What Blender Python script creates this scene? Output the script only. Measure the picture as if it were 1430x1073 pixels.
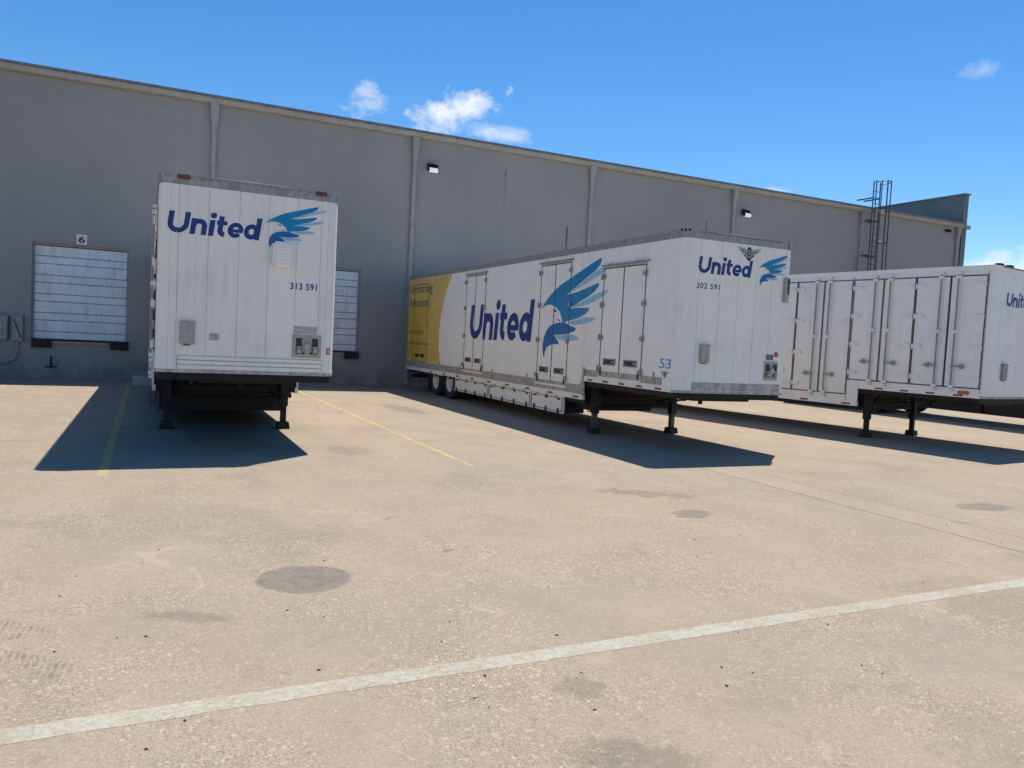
import bpy, bmesh, math, random
from mathutils import Vector, Matrix
random.seed(7)
for _o in list(bpy.data.objects): bpy.data.objects.remove(_o)
S = bpy.context.scene
C = S.collection
R = math.radians
PI = math.pi

# ---------------------------------------------------------------- camera
YAW, PITCH, ROLL, CAM_H = 0.4429, 0.0548, 0.0516, 1.9265
fw = Vector((math.sin(YAW)*math.cos(PITCH), math.cos(YAW)*math.cos(PITCH), -math.sin(PITCH)))
rt0 = Vector((math.cos(YAW), -math.sin(YAW), 0)); up0 = rt0.cross(fw)
rt = rt0*math.cos(ROLL) + up0*math.sin(ROLL); up = up0*math.cos(ROLL) - rt0*math.sin(ROLL)
cd = bpy.data.cameras.new('camera'); cam = bpy.data.objects.new('camera', cd); C.objects.link(cam)
cam.matrix_world = Matrix(((rt.x, up.x, -fw.x, 0), (rt.y, up.y, -fw.y, 0), (rt.z, up.z, -fw.z, CAM_H), (0, 0, 0, 1)))
cd.sensor_width = 36; cd.lens = 27.357; cd.clip_start = .05; cd.clip_end = 3000
S.camera = cam
# ---------------------------------------------------------------- light and sky
SUN = Vector((.33, .30, 1.0)).normalized()          # towards the sun
sd = bpy.data.lights.new('sun', 'SUN'); sd.energy = 5.0; sd.angle = R(.53); sd.color = (1, .93, .82)
so = bpy.data.objects.new('sun', sd); C.objects.link(so)
so.rotation_euler = SUN.to_track_quat('Z', 'Y').to_euler(); so.location = (0, 0, 30)
W = bpy.data.worlds.new('World'); S.world = W; W.use_nodes = True
wn = W.node_tree; wn.nodes.clear(); wl = wn.links.new
def WN(t, **k):
    n = wn.nodes.new(t)
    for a, b in k.items(): setattr(n, a, b)
    return n
sky = WN('ShaderNodeTexSky', sky_type='NISHITA', sun_disc=False, sun_elevation=math.asin(SUN.z),
         sun_rotation=math.atan2(SUN.x, SUN.y), altitude=900, air_density=1.0, dust_density=.12, ozone_density=3.0)
hs = WN('ShaderNodeHueSaturation'); hs.inputs['Saturation'].default_value = 1.30; hs.inputs['Value'].default_value = 1.2
wl(sky.outputs[0], hs.inputs['Color'])
bg = WN('ShaderNodeBackground'); bg.inputs[1].default_value = .100
wo = WN('ShaderNodeOutputWorld'); tc = WN('ShaderNodeTexCoord')
def wmath(op, a, b=None, c=None, clamp=False):
    n = WN('ShaderNodeMath', operation=op, use_clamp=clamp)
    for i, v in enumerate((a, b, c)):
        if v is None: continue
        if isinstance(v, (int, float)): n.inputs[i].default_value = v
        else: wl(v, n.inputs[i])
    return n.outputs[0]
def wdot(v):
    n = WN('ShaderNodeVectorMath', operation='DOT_PRODUCT'); wl(tc.outputs['Generated'], n.inputs[0]); n.inputs[1].default_value = v
    return n.outputs['Value']
mp = WN('ShaderNodeMapping'); mp.inputs['Scale'].default_value = (1, 1, 1.35); wl(tc.outputs['Generated'], mp.inputs[0])
nz = WN('ShaderNodeTexNoise'); nz.inputs['Scale'].default_value = 38; nz.inputs['Detail'].default_value = 5
nz.inputs['Roughness'].default_value = .56; nz.inputs['Distortion'].default_value = 0; wl(mp.outputs[0], nz.inputs['Vector'])
nfac = wmath('MULTIPLY', wmath('SUBTRACT', nz.outputs[0], .5), 2.7)
CLOUDS = [((.2319, .9324, .2771), .026, .021, .62, .3), ((.3302, .9034, .2734), .064, .023, .95, .30), ((.3760, .8900, .2540), .056, .012, .6, -.12),
          ((.7837, .5410, .3051), .024, .010, .30, 0), ((.8400, .5360, .1010), .085, .024, 1.0, 0), ((.6745, .7127, .1928), .018, .006, .5, 0)]
rnd = random.Random(3)
for k in range(3):                                   # the same fair-weather sky goes on outside the frame
    az = R(110 + k*85 + rnd.uniform(-8, 8)); el = R(rnd.uniform(4, 34))
    CLOUDS.append(((math.sin(az)*math.cos(el), math.cos(az)*math.cos(el), math.sin(el)), rnd.uniform(.03, .1), rnd.uniform(.012, .03), rnd.uniform(.5, 1), 0))
tot = None
grow = wmath('MULTIPLY_ADD', nfac, 1.1, 1.1)
for d, ax, ay, dens, rot in CLOUDS:
    d = Vector(d).normalized(); h = d.cross(Vector((0, 0, 1))).normalized(); v = h.cross(d)
    h, v = h*math.cos(rot) + v*math.sin(rot), v*math.cos(rot) - h*math.sin(rot)
    cm_ = WN('ShaderNodeMapping', vector_type='TEXTURE'); wl(tc.outputs['Generated'], cm_.inputs[0])
    cm_.inputs['Rotation'].default_value = Matrix((h, v, h.cross(v))).transposed().to_euler(); cm_.inputs['Scale'].default_value = (ax, ay, 1e6)
    ln = WN('ShaderNodeVectorMath', operation='LENGTH'); wl(cm_.outputs[0], ln.inputs[0])
    m = wmath('MULTIPLY', wmath('MULTIPLY_ADD', ln.outputs['Value'], -1.1, grow, clamp=True), dens)
    tot = m if tot is None else wmath('MAXIMUM', tot, m)
mixc = WN('ShaderNodeMix', data_type='RGBA'); wl(tot, mixc.inputs['Factor']); wl(hs.outputs[0], mixc.inputs['A'])
mixc.inputs['B'].default_value = (7.4, 7.8, 8.2, 1)
wl(mixc.outputs['Result'], bg.inputs[0]); wl(bg.outputs[0], wo.inputs[0])
S.render.engine = 'CYCLES'
S.cycles.max_bounces = 5; S.cycles.diffuse_bounces = 3; S.cycles.glossy_bounces = 2; S.cycles.transmission_bounces = 1; S.cycles.caustics_reflective = False; S.cycles.caustics_refractive = False
S.view_settings.view_transform = 'Standard'; S.view_settings.look = 'None'; S.view_settings.gamma = 1
S.view_settings.use_curve_mapping = False; S.view_settings.exposure = 0.31
S.render.resolution_x, S.render.resolution_y = 1024, 768

# ---------------------------------------------------------------- materials
class NT:
    def __init__(s, name):
        s.m = bpy.data.materials.new(name); s.m.use_nodes = True; s.t = s.m.node_tree
        s.b = s.t.nodes['Principled BSDF']; s.geo = None
    def n(s, t, **k):
        x = s.t.nodes.new(t)
        for a, b in k.items(): setattr(x, a, b)
        return x
    def set(s, sock, v):
        if hasattr(v, 'links') or isinstance(v, bpy.types.NodeSocket): s.t.links.new(v, sock)
        elif isinstance(v, (tuple, list)) and sock.type == 'RGBA': sock.default_value = (*v, 1)[:4]
        else: sock.default_value = v
    def pos(s, world=True):
        if world:
            if not s.geo: s.geo = s.n('ShaderNodeNewGeometry')
            return s.geo.outputs['Position']
        return s.n('ShaderNodeTexCoord').outputs['Object']
    def mapv(s, v, scale=(1, 1, 1), loc=(0, 0, 0), rot=(0, 0, 0)):
        x = s.n('ShaderNodeMapping'); s.set(x.inputs['Vector'], v); x.inputs['Scale'].default_value = scale
        x.inputs['Location'].default_value = loc; x.inputs['Rotation'].default_value = rot; return x.outputs[0]
    def noise(s, v, scale, detail=4, rough=.55, dist=0, out=0):
        x = s.n('ShaderNodeTexNoise'); s.set(x.inputs['Vector'], v); x.inputs['Scale'].default_value = scale
        x.inputs['Detail'].default_value = detail; x.inputs['Roughness'].default_value = rough; x.inputs['Distortion'].default_value = dist
        return x.outputs[out]
    def vor(s, v, scale, out='Color', feature='F1'):
        x = s.n('ShaderNodeTexVoronoi', feature=feature); s.set(x.inputs['Vector'], v); x.inputs['Scale'].default_value = scale
        return x.outputs[out]
    def math(s, op, a, b=None, clamp=False):
        x = s.n('ShaderNodeMath', operation=op, use_clamp=clamp); s.set(x.inputs[0], a)
        if b is not None: s.set(x.inputs[1], b)
        return x.outputs[0]
    def ramp(s, f, lo, hi, a=0.0, b=1.0):
        x = s.n('ShaderNodeMapRange', interpolation_type='SMOOTHSTEP'); s.set(x.inputs[0], f)
        for i, v in ((1, lo), (2, hi), (3, a), (4, b)): x.inputs[i].default_value = v
        return x.outputs[0]
    def mix(s, f, a, b, mode='MIX'):
        x = s.n('ShaderNodeMix', data_type='RGBA', blend_type=mode); s.set(x.inputs['Factor'], f)
        s.set(x.inputs['A'], a); s.set(x.inputs['B'], b); return x.outputs['Result']
    def bump(s, h, strength=.3, dist=.01):
        x = s.n('ShaderNodeBump'); s.set(x.inputs['Height'], h); x.inputs['Strength'].default_value = strength
        x.inputs['Distance'].default_value = dist; s.t.links.new(x.outputs[0], s.b.inputs['Normal'])
    def done(s, col, rough=.6, metal=0.0, spec=.5):
        s.set(s.b.inputs['Base Color'], col); s.set(s.b.inputs['Roughness'], rough); s.set(s.b.inputs['Metallic'], metal)
        s.b.inputs['Specular IOR Level'].default_value = spec; return s.m
M = {}
def plain(name, col, rough=.6, metal=0.0, var=.18, scale=9, dirt=None, dirtf=.4, spec=.5):
    t = NT(name); p = t.pos()
    f = t.noise(p, scale, 2, .6)
    c = t.mix(t.ramp(f, .3, .7), tuple(x*(1-var) for x in col), tuple(min(1, x*(1+var)) for x in col))
    if dirt:
        g = t.noise(t.mapv(p, (5, 5, .8)), 2.2, 3, .65)
        c = t.mix(t.ramp(g, .48, .75, 0, dirtf), c, dirt)
    M[name] = t.done(c, rough, metal, spec); return M[name]
def paint_white(name, col, dirt, amt, seedz=0.0):
    t = NT(name); p = t.pos(False)
    oi = t.n('ShaderNodeObjectInfo')
    streak = t.noise(t.mapv(p, (9, 9, .35), (seedz, 0, 0)), 1.9, 4, .7)
    blot = t.noise(t.mapv(p, (1, 1, 1), (0, seedz, 0)), 1.3, 3, .6)
    sc = t.noise(t.mapv(p, (1, 1, 1), (seedz, 0, 3)), 30, 2, .7)
    c = t.mix(oi.outputs['Random'], tuple(x*.965 for x in col), col)
    c = t.mix(t.ramp(t.math('MULTIPLY', streak, blot), .22, .44, 0, amt), c, dirt)
    c = t.mix(t.ramp(sc, .66, .74, 0, amt*.9), c, tuple(x*.6 for x in dirt))
    t.bump(t.noise(p, 2.2, 1, .5), .10, .02)
    M[name] = t.done(c, t.ramp(blot, .3, .7, .38, .55), 0, .4)
paint_white('white_paint', (.90, .86, .78), (.52, .48, .42), .28)
paint_white('white_paint_worn', (.88, .835, .76), (.50, .46, .40), .36, 4.0)
paint_white('white_paint_clean', (.90, .865, .81), (.55, .44, .41), .3, 9.0)
plain('aluminium', (.33, .325, .31), .5, .35, .2, 14, (.22, .20, .17), .6)
plain('aluminium_dull', (.42, .395, .35), .55, .2, .25, 10, (.17, .15, .12), .7)
plain('galvanised', (.30, .295, .28), .5, .2, .15, 20, (.25, .22, .18), .4)
plain('black_steel', (.012, .011, .011), .6, 0, .4, 12, (.04, .033, .026), .35, spec=.3)
plain('black_rubber', (.022, .022, .023), .8, 0, .3, 15, (.07, .06, .05), .5)
plain('seal_rubber', (.05, .045, .042), .75, 0, .4, 20, (.12, .07, .035), .5)
plain('rust_seal', (.16, .13, .10), .8, 0, .4, 6, (.30, .17, .06), .9)
plain('red_tape', (.33, .035, .03), .5, 0, .25, 20)
plain('amber_lens', (.42, .12, .03), .3, 0, .2, 20)
plain('red_lens', (.13, .035, .02), .3, 0, .2, 20)
plain('tan_plastic', (.40, .375, .32), .5, 0, .12, 14, (.22, .20, .16), .5)
plain('grey_plastic', (.30, .31, .30), .5, 0, .15, 14)
plain('off_white_plastic', (.62, .61, .58), .45, 0, .08, 12, (.35, .32, .27), .4)
plain('foil', (.36, .36, .34), .35, .5, .35, 40)
plain('navy_ink', (.012, .035, .20), .4, 0, .06, 5, spec=.4)
plain('black_ink', (.02, .022, .035), .45, 0, .1, 5)
plain('blue_ink', (.0, .215, .45), .4, 0, .08, 3, spec=.4)
plain('deep_blue_ink', (.004, .13, .36), .4, 0, .08, 3, spec=.4)
plain('pale_blue_ink', (.30, .52, .67), .45, 0, .1, 4, spec=.4)
plain('cyan_ink', (.03, .33, .62), .4, 0, .08, 3)
plain('brown_ink', (.10, .085, .06), .5, 0, .2, 30)
plain('grey_ink', (.16, .18, .21), .5, 0, .2, 30)
plain('silver_ink', (.42, .43, .44), .5, 0, .15, 30)
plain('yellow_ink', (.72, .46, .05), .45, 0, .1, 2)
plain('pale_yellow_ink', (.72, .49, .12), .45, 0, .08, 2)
plain('sticker_blue', (.10, .15, .24), .5, 0, .35, 40)
plain('sticker_red', (.45, .06, .08), .5, 0, .25, 40)
plain('sticker_white', (.62, .6, .6), .5, 0, .1, 40)
plain('maroon_ink', (.10, .015, .045), .5, 0, .1, 20)
plain('sign_white', (.72, .70, .72), .5, 0, .05, 20)
plain('box_grey', (.24, .27, .28), .5, .1, .15, 10, (.15, .14, .12), .4)
plain('door_paint', (.76, .76, .77), .5, 0, .06, 2, (.42, .44, .47), .5)
plain('trim_paint', (.34, .325, .30), .6, 0, .08, 3, (.22, .2, .18), .5)
plain('flashing', (.17, .18, .19), .5, .2, .15, 3)
plain('ladder_steel', (.06, .07, .085), .5, .3, .2, 8)
plain('parapet_metal', (.14, .165, .18), .55, 0, .08, 1.2, (.13, .14, .14), .4)
plain('roof_sheet', (.48, .48, .47), .6, 0, .1, 2)
plain('dark_core', (.05, .05, .05), .9)
plain('seam_grey', (.52, .50, .46), .8)
plain('leaf_brown', (.055, .042, .03), .8, 0, .4, 40)
plain('leaf_pale', (.5, .44, .32), .8, 0, .2, 40)
plain('dock_tan', (.34, .29, .23), .7, 0, .2, 6)
plain('block_concrete', (.40, .41, .42), .85, 0, .15, 8)
plain('wheel_white', (.66, .66, .64), .5, 0, .08, 12, (.35, .32, .28), .5)
t = NT('lamp_lens'); t.b.inputs['Emission Color'].default_value = (.95, .97, 1, 1); t.b.inputs['Emission Strength'].default_value = .35
M['lamp_lens'] = t.done((.7, .72, .74), .2)

def wall_material():
    t = NT('wall_paint'); p = t.pos()
    a = t.noise(t.mapv(p, (1, 1, .7)), .32, 5, .6); b = t.noise(p, 2.4, 5, .65); s = t.noise(t.mapv(p, (3, 1, .3)), .9, 4, .6)
    c = t.mix(t.ramp(a, .32, .68), (.292, .284, .272), (.328, .318, .303))
    c = t.mix(t.ramp(b, .45, .7, 0, .35), c, (.345, .334, .318))
    c = t.mix(t.ramp(s, .50, .76, 0, .18), c, (.27, .255, .235))
    oi = t.n('ShaderNodeObjectInfo'); c = t.mix(t.math('MULTIPLY', oi.outputs['Random'], .22), c, (.30, .285, .265))
    sep = t.n('ShaderNodeSeparateXYZ'); t.set(sep.inputs[0], p)
    x, z = sep.outputs[0], sep.outputs[2]
    # darker blotches along the foot and rust runs below old anchors
    foot = t.math('MULTIPLY', t.ramp(z, .15, .95, 1, 0), t.ramp(t.noise(p, 1.7, 5, .65), .35, .65))
    c = t.mix(t.math('MULTIPLY', foot, .55), c, (.12, .12, .125))
    runs = t.math('MULTIPLY', t.ramp(z, 6.2, 9.3), t.ramp(t.noise(t.mapv(p, (9, 1, .12)), 1.0, 3, .6), .5, .72, 0, .14))
    c = t.mix(runs, c, (.22, .205, .185))
    for rx, z0, z1, w, col in ((12.78, 8.62, 7.0, .035, (.30, .22, .12)), (12.78, 8.62, 8.3, .025, (.08, .05, .04)), (15.69, 6.75, 4.6, .045, (.34, .17, .09)), (15.69, 6.75, 5.6, .035, (.07, .06, .06)), (22.85, 7.8, 6.6, .035, (.14, .13, .12))):
        wob = t.math('ADD', x, t.math('MULTIPLY', t.math('SUBTRACT', t.noise(p, 3.0, 2), .5), .03))
        m = t.ramp(t.math('ABSOLUTE', t.math('SUBTRACT', wob, rx)), w*.6, w*1.5, 1, 0)
        m = t.math('MULTIPLY', m, t.ramp(z, z1, z1 + (z0-z1)*.6)); m = t.math('MULTIPLY', m, t.ramp(z, z0, z0+.04, 1, 0))
        c = t.mix(t.math('MULTIPLY', m, .75), c, col)
    t.bump(t.noise(p, 9, 4, .75), .3, .012)
    M['wall_paint'] = t.done(c, .8, 0, .25)
wall_material()

STAINS_AND_SHADE = [  # x, y, rx, ry, rotation, strength, edge softness
    (1.17, 6.05, .37, .36, 0, .98, .16), (2.28, 3.67, .17, .155, 0, .62, .3), (5.90, 7.29, .30, .20, .3, .8, .3), (6.05, 8.5, .75, .26, -.5, .75, .7),
    (10.42, 6.72, .50, .27, -.1, .8, .3), (2.12, 2.93, .36, .19, -.5, .75, .6), (.30, 5.45, .34, .13, -.45, .65, .6),
    (6.2, 19.6, .42, 1.5, .1, .75, .7), (3.1, 12.6, .4, .55, 0, .45, .5), (1.4, 18, 1.1, 5, 0, .8, .6), (10.0, 17, 1.0, 5, 0, .45, .8),  # long oil stain below trailer 313 is darkened further as painted shade
    (9.1, 6.1, .22, .06, -.5, .4, .5), (2.38, 7.86, .16, .04, .3, .6, .5), (2.54, 6.52, .09, .035, .5, .75, .4), (4.8, 13.6, .25, .08, 0, .4, .6),
    (11.5, 11, .9, .12, -1.2, .28, .8), (-1.8, 14, .5, .12, .1, .4, .6), (-2.0, 18, .5, .14, 0, .35, .6), (6.7, 5.4, .7, .3, .3, .18, .9)]
def concrete_color(t):
    p = t.pos()
    big = t.noise(p, .22, 3, .6); med = t.noise(t.mapv(p, (1, .7, 1), (3, 7, 0)), 1.1, 4, .62); fine = t.noise(p, 9, 3, .65)
    c = t.mix(t.ramp(big, .40, .60), (.318, .252, .187), (.284, .245, .194))
    c = t.mix(t.ramp(med, .38, .64, 0, .8), c, (.338, .277, .208))
    c = t.mix(t.ramp(t.noise(t.mapv(p, (1, 1, 1), (9, 2, 0)), .55, 4, .7), .52, .70, 0, .7), c, (.236, .202, .152))
    c = t.mix(t.ramp(fine, .5, .72, 0, .35), c, (.225, .183, .140))
    # exposed aggregate
    w = t.n('ShaderNodeVectorMath', operation='ADD'); t.set(w.inputs[0], p)
    nz3 = t.noise(p, 40, 0, .5, 0, 1); sc3 = t.n('ShaderNodeVectorMath', operation='SCALE'); t.set(sc3.inputs[0], nz3); sc3.inputs['Scale'].default_value = .012
    t.set(w.inputs[1], sc3.outputs[0])
    chip = t.n('ShaderNodeSeparateColor'); t.set(chip.inputs[0], t.vor(w.outputs[0], 150)); ch2 = t.n('ShaderNodeSeparateColor'); t.set(ch2.inputs[0], t.vor(w.outputs[0], 48))
    dens = t.ramp(t.noise(p, .8, 2, .6), .35, .68, .35, 1.0)
    c = t.mix(t.math('MULTIPLY', t.ramp(chip.outputs[0], .70, .95), t.math('MULTIPLY', dens, .55)), c, (.53, .44, .32))
    c = t.mix(t.math('MULTIPLY', t.ramp(chip.outputs[1], .60, .92), t.math('MULTIPLY', dens, .75)), c, (.150, .118, .090))
    c = t.mix(t.math('MULTIPLY', t.ramp(ch2.outputs[2], .90, .97), t.math('MULTIPLY', dens, .5)), c, (.56, .48, .36))
    # pale wandering hairlines left by crack sealing and drying water
    vn = t.noise(t.mapv(p, (1, 1, 1), (5, 1, 0)), .33, 4, .55, .4)
    vein = t.ramp(t.math('ABSOLUTE', t.math('SUBTRACT', vn, .5)), .0015, .008, 1, 0)
    c = t.mix(t.math('MULTIPLY', vein, t.ramp(med, .42, .62, 0, .24)), c, (.48, .40, .31))
    # oil and rubber stains plus painted under-trailer shade, each with its own outline
    wx = t.noise(p, 6.5, 4, .7, 0, 1)
    wp_ = []
    for amp in (.11, .34, .9):
        sub = t.n('ShaderNodeVectorMath', operation='SUBTRACT'); t.set(sub.inputs[0], wx); sub.inputs[1].default_value = (.5, .5, .5)
        mad = t.n('ShaderNodeVectorMath', operation='MULTIPLY_ADD'); t.set(mad.inputs[0], sub.outputs[0]); mad.inputs[1].default_value = (amp, amp, 0); t.set(mad.inputs[2], p); wp_.append(mad.outputs[0])
    acc = None
    for x, y, rx, ry, ro, st, so_ in STAINS_AND_SHADE:
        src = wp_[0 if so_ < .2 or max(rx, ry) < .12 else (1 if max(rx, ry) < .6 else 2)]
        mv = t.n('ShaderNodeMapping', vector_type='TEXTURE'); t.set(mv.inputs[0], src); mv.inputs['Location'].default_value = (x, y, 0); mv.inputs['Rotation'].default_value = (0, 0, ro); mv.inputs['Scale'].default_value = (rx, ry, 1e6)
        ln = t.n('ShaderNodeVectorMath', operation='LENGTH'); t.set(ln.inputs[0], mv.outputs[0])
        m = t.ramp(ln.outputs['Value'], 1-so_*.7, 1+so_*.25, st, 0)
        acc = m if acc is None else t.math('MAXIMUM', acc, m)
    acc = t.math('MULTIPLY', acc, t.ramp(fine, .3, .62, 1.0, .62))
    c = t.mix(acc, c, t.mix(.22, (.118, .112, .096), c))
    # two tyre prints
    for x0, y0, ang, ln_, wd in ((-.75, 5.55, -.75, .6, .13), (-.55, 4.95, -.75, .7, .10)):
        d = t.n('ShaderNodeVectorMath', operation='SUBTRACT'); t.set(d.inputs[0], p); d.inputs[1].default_value = (x0, y0, 0)
        mv = t.n('ShaderNodeMapping', vector_type='TEXTURE'); t.set(mv.inputs[0], d.outputs[0]); mv.inputs['Rotation'].default_value = (0, 0, ang)
        sp = t.n('ShaderNodeSeparateXYZ'); t.set(sp.inputs[0], mv.outputs[0])
        band = t.math('MULTIPLY', t.ramp(t.math('ABSOLUTE', sp.outputs[1]), wd*.7, wd, 1, 0), t.ramp(t.math('ABSOLUTE', sp.outputs[0]), ln_*.3, ln_*.55, 1, 0))
        tread = t.ramp(t.math('SINE', t.math('MULTIPLY', t.math('ADD', sp.outputs[0], t.math('MULTIPLY', t.math('ADD', sp.outputs[1], t.math('MULTIPLY', fine, .12)), .8)), 130)), -.5, .5)
        c = t.mix(t.math('MULTIPLY', t.math('MULTIPLY', band, tread), t.ramp(fine, .38, .62, 0, .6)), c, (.13, .115, .10))
    hgt = t.noise(p, 75, 1, .6)
    return c, hgt
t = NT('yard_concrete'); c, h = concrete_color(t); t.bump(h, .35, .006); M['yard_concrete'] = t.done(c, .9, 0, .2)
t = NT('strip_concrete'); c, h = concrete_color(t); c = t.mix(.35, c, (.34, .268, .208)); t.bump(h, .25, .005); M['strip_concrete'] = t.done(c, .9, 0, .2)
def worn_paint(name, col, lo, hi, keep):
    t = NT(name); c, h = concrete_color(t); p = t.pos()
    f = t.math('ADD', t.math('MULTIPLY', t.noise(p, 26, 5, .7), .6), t.math('MULTIPLY', t.noise(p, 2.5, 4, .6), .4))
    c = t.mix(t.ramp(f, lo, hi, keep, .12), c, col); t.bump(h, .3, .005); M[name] = t.done(c, .8, 0, .3)
worn_paint('line_white', (.43, .43, .365), .38, .60, .8)
worn_paint('line_yellow', (.56, .42, .10), .36, .58, .85)
worn_paint('line_yellow_faint', (.50, .38, .13), .36, .56, .75)
plain('soil', (.22, .19, .15), .95, 0, .25, .5)
plain('joint_filler', (.06, .05, .045), .9)

# ---------------------------------------------------------------- mesh helpers
class MB:
    def __init__(s): s.v = []; s.f = []; s.mi = []
    def add(s, vs, fs, mi=0):
        o = len(s.v); s.v += [tuple(x) for x in vs]; s.f += [tuple(i+o for i in f) for f in fs]; s.mi += [mi]*len(fs); return s
    def box(s, x0, x1, y0, y1, z0, z1, mi=0):
        return s.add([(x0, y0, z0), (x1, y0, z0), (x1, y1, z0), (x0, y1, z0), (x0, y0, z1), (x1, y0, z1), (x1, y1, z1), (x0, y1, z1)],
                     [(0, 3, 2, 1), (4, 5, 6, 7), (0, 1, 5, 4), (1, 2, 6, 5), (2, 3, 7, 6), (3, 0, 4, 7)], mi)
    def prism(s, poly, z0, z1, mi=0):            # poly in xy, extruded in z
        n = len(poly)
        return s.add([(a, b, z0) for a, b in poly] + [(a, b, z1) for a, b in poly],
                     [tuple(range(n))[::-1], tuple(range(n, 2*n))] + [(i, (i+1) % n, n+(i+1) % n, n+i) for i in range(n)], mi)
    def xprism(s, poly, x0, x1, mi=0):           # poly in yz, extruded in x
        n = len(poly)
        return s.add([(x0, a, b) for a, b in poly] + [(x1, a, b) for a, b in poly],
                     [tuple(range(n))[::-1], tuple(range(n, 2*n))] + [(i, (i+1) % n, n+(i+1) % n, n+i) for i in range(n)], mi)
    def tube(s, a, b, r, n=8, mi=0, r2=None):
        a = Vector(a); b = Vector(b); d = (b-a).normalized(); q = d.orthogonal().normalized(); w = d.cross(q); r2 = r if r2 is None else r2
        A = [a + (q*math.cos(2*PI*i/n) + w*math.sin(2*PI*i/n))*r for i in range(n)]; B = [b + (q*math.cos(2*PI*i/n) + w*math.sin(2*PI*i/n))*r2 for i in range(n)]
        return s.add(A+B, [tuple(range(n))[::-1], tuple(range(n, 2*n))] + [(i, (i+1) % n, n+(i+1) % n, n+i) for i in range(n)], mi)
    def path(s, pts, r, n=6, mi=0):
        for a, b in zip(pts, pts[1:]): s.tube(a, b, r, n, mi)
        return s
    def lathe_x(s, prof, n=28, mi=0, cx=0):      # profile (x, r) turned about the x axis
        k = len(prof); vs = []
        for i in range(n):
            a = 2*PI*i/n
            vs += [(cx+x, r*math.cos(a), r*math.sin(a)) for x, r in prof]
        fs = [(i*k+j, i*k+j+1, ((i+1) % n)*k+j+1, ((i+1) % n)*k+j) for i in range(n) for j in range(k-1)]
        return s.add(vs, fs, mi)
    def strip(s, pts, z0, z1, o0, o1, mi=0):     # pts: (x, y, nx, ny) along a wall; slab between offsets o0 and o1
        n = len(pts); vs = []
        for x, y, a, b in pts:
            for o, z in ((o0, z0), (o1, z0), (o1, z1), (o0, z1)): vs.append((x+a*o, y+b*o, z))
        fs = [(4*i+j, 4*i+(j+1) % 4, 4*i+4+(j+1) % 4, 4*i+4+j) for i in range(n-1) for j in range(4)]
        fs += [(3, 2, 1, 0), tuple(4*(n-1)+j for j in range(4))]
        return s.add(vs, fs, mi)
    def mesh(s, name, mats, smooth=True, bevel=0.0, recalc=True):
        me = bpy.data.meshes.new(name); me.from_pydata(s.v, [], s.f)
        for m in mats: me.materials.append(M[m])
        for p, i in zip(me.polygons, s.mi): p.material_index = i
        bm = bmesh.new(); bm.from_mesh(me)
        if recalc: bmesh.ops.recalc_face_normals(bm, faces=bm.faces)
        if bevel: bmesh.ops.bevel(bm, geom=bm.edges[:], offset=bevel, segments=2, affect='EDGES', clamp_overlap=True)
        bm.to_mesh(me); bm.free()
        if smooth:
            me.shade_smooth(); me.set_sharp_from_angle(angle=R(32))
        return me
    def build(s, name, mats, parent=None, **k):
        if isinstance(mats, str): mats = [mats]
        return link(name, s.mesh(name, mats, **k), parent)
def link(name, me, parent=None):
    o = bpy.data.objects.new(name, me); C.objects.link(o)
    if parent: o.parent = parent
    return o
def tag(o, label, cat, group=None):
    o['label'] = label; o['category'] = cat
    if group: o['group'] = group
    return o
def empty(name, loc, rz=0.0):
    o = bpy.data.objects.new(name, None); C.objects.link(o); o.location = loc; o.rotation_euler = (0, 0, rz); o.empty_display_size = .3; return o
def structure(o): o['kind'] = 'structure'; return o

# ---------------------------------------------------------------- flat print: letters and emblem outlines (2-D)
def ribbon(pts, w):                               # list of quads along a centre line
    out = []; n = len(pts); L = []; Rr = []
    for i, p in enumerate(pts):
        a = Vector(pts[max(0, i-1)]); b = Vector(pts[min(n-1, i+1)]); d = (b-a).normalized(); q = Vector((-d.y, d.x))
        L.append(tuple(Vector(p)+q*w/2)); Rr.append(tuple(Vector(p)-q*w/2))
    return [[L[i], L[i+1], Rr[i+1], Rr[i]] for i in range(n-1)]
def arc(cx, cy, rx, ry, a0, a1, n=14): return [(cx+rx*math.cos(R(a0+(a1-a0)*i/n)), cy+ry*math.sin(R(a0+(a1-a0)*i/n))) for i in range(n+1)]
def word_united():                                # cap height 1, width about 4.2, slanted; list of (polygons, layer)
    s = .230; Q = []
    Q.append((ribbon([(.125, 1)] + arc(.475, .46, .35, .34, 180, 360) + [(.825, 1)], s), 0))
    Q.append((ribbon([(1.13, 0), (1.13, .75)], s), 0)); Q.append((ribbon(arc(1.375, .385, .245, .25, 170, 0) + [(1.62, 0)], s), 1))
    Q.append((ribbon([(1.94, 0), (1.94, .75)], s), 0)); Q.append(([arc(1.95, .97, .14, .14, 0, 342, 19)], 0))
    Q.append((ribbon([(2.32, .97), (2.32, .32)] + arc(2.52, .31, .20, .19, 180, 275, 8), s), 0)); Q.append((ribbon([(2.14, .655), (2.60, .655)], .19), 1))
    Q.append((ribbon(arc(3.01, .375, .245, .26, -2, 318, 26), s*.92), 0)); Q.append((ribbon([(2.80, .345), (3.35, .345)], .15), 1))
    Q.append((ribbon(arc(3.74, .375, .235, .26, 0, 360, 28), s*.95), 0)); Q.append((ribbon([(4.03, 0), (4.03, 1.06)], s), 1))
    return [([[(x+y*.13, y) for x, y in poly] for poly in polys], l) for polys, l in Q]
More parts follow.
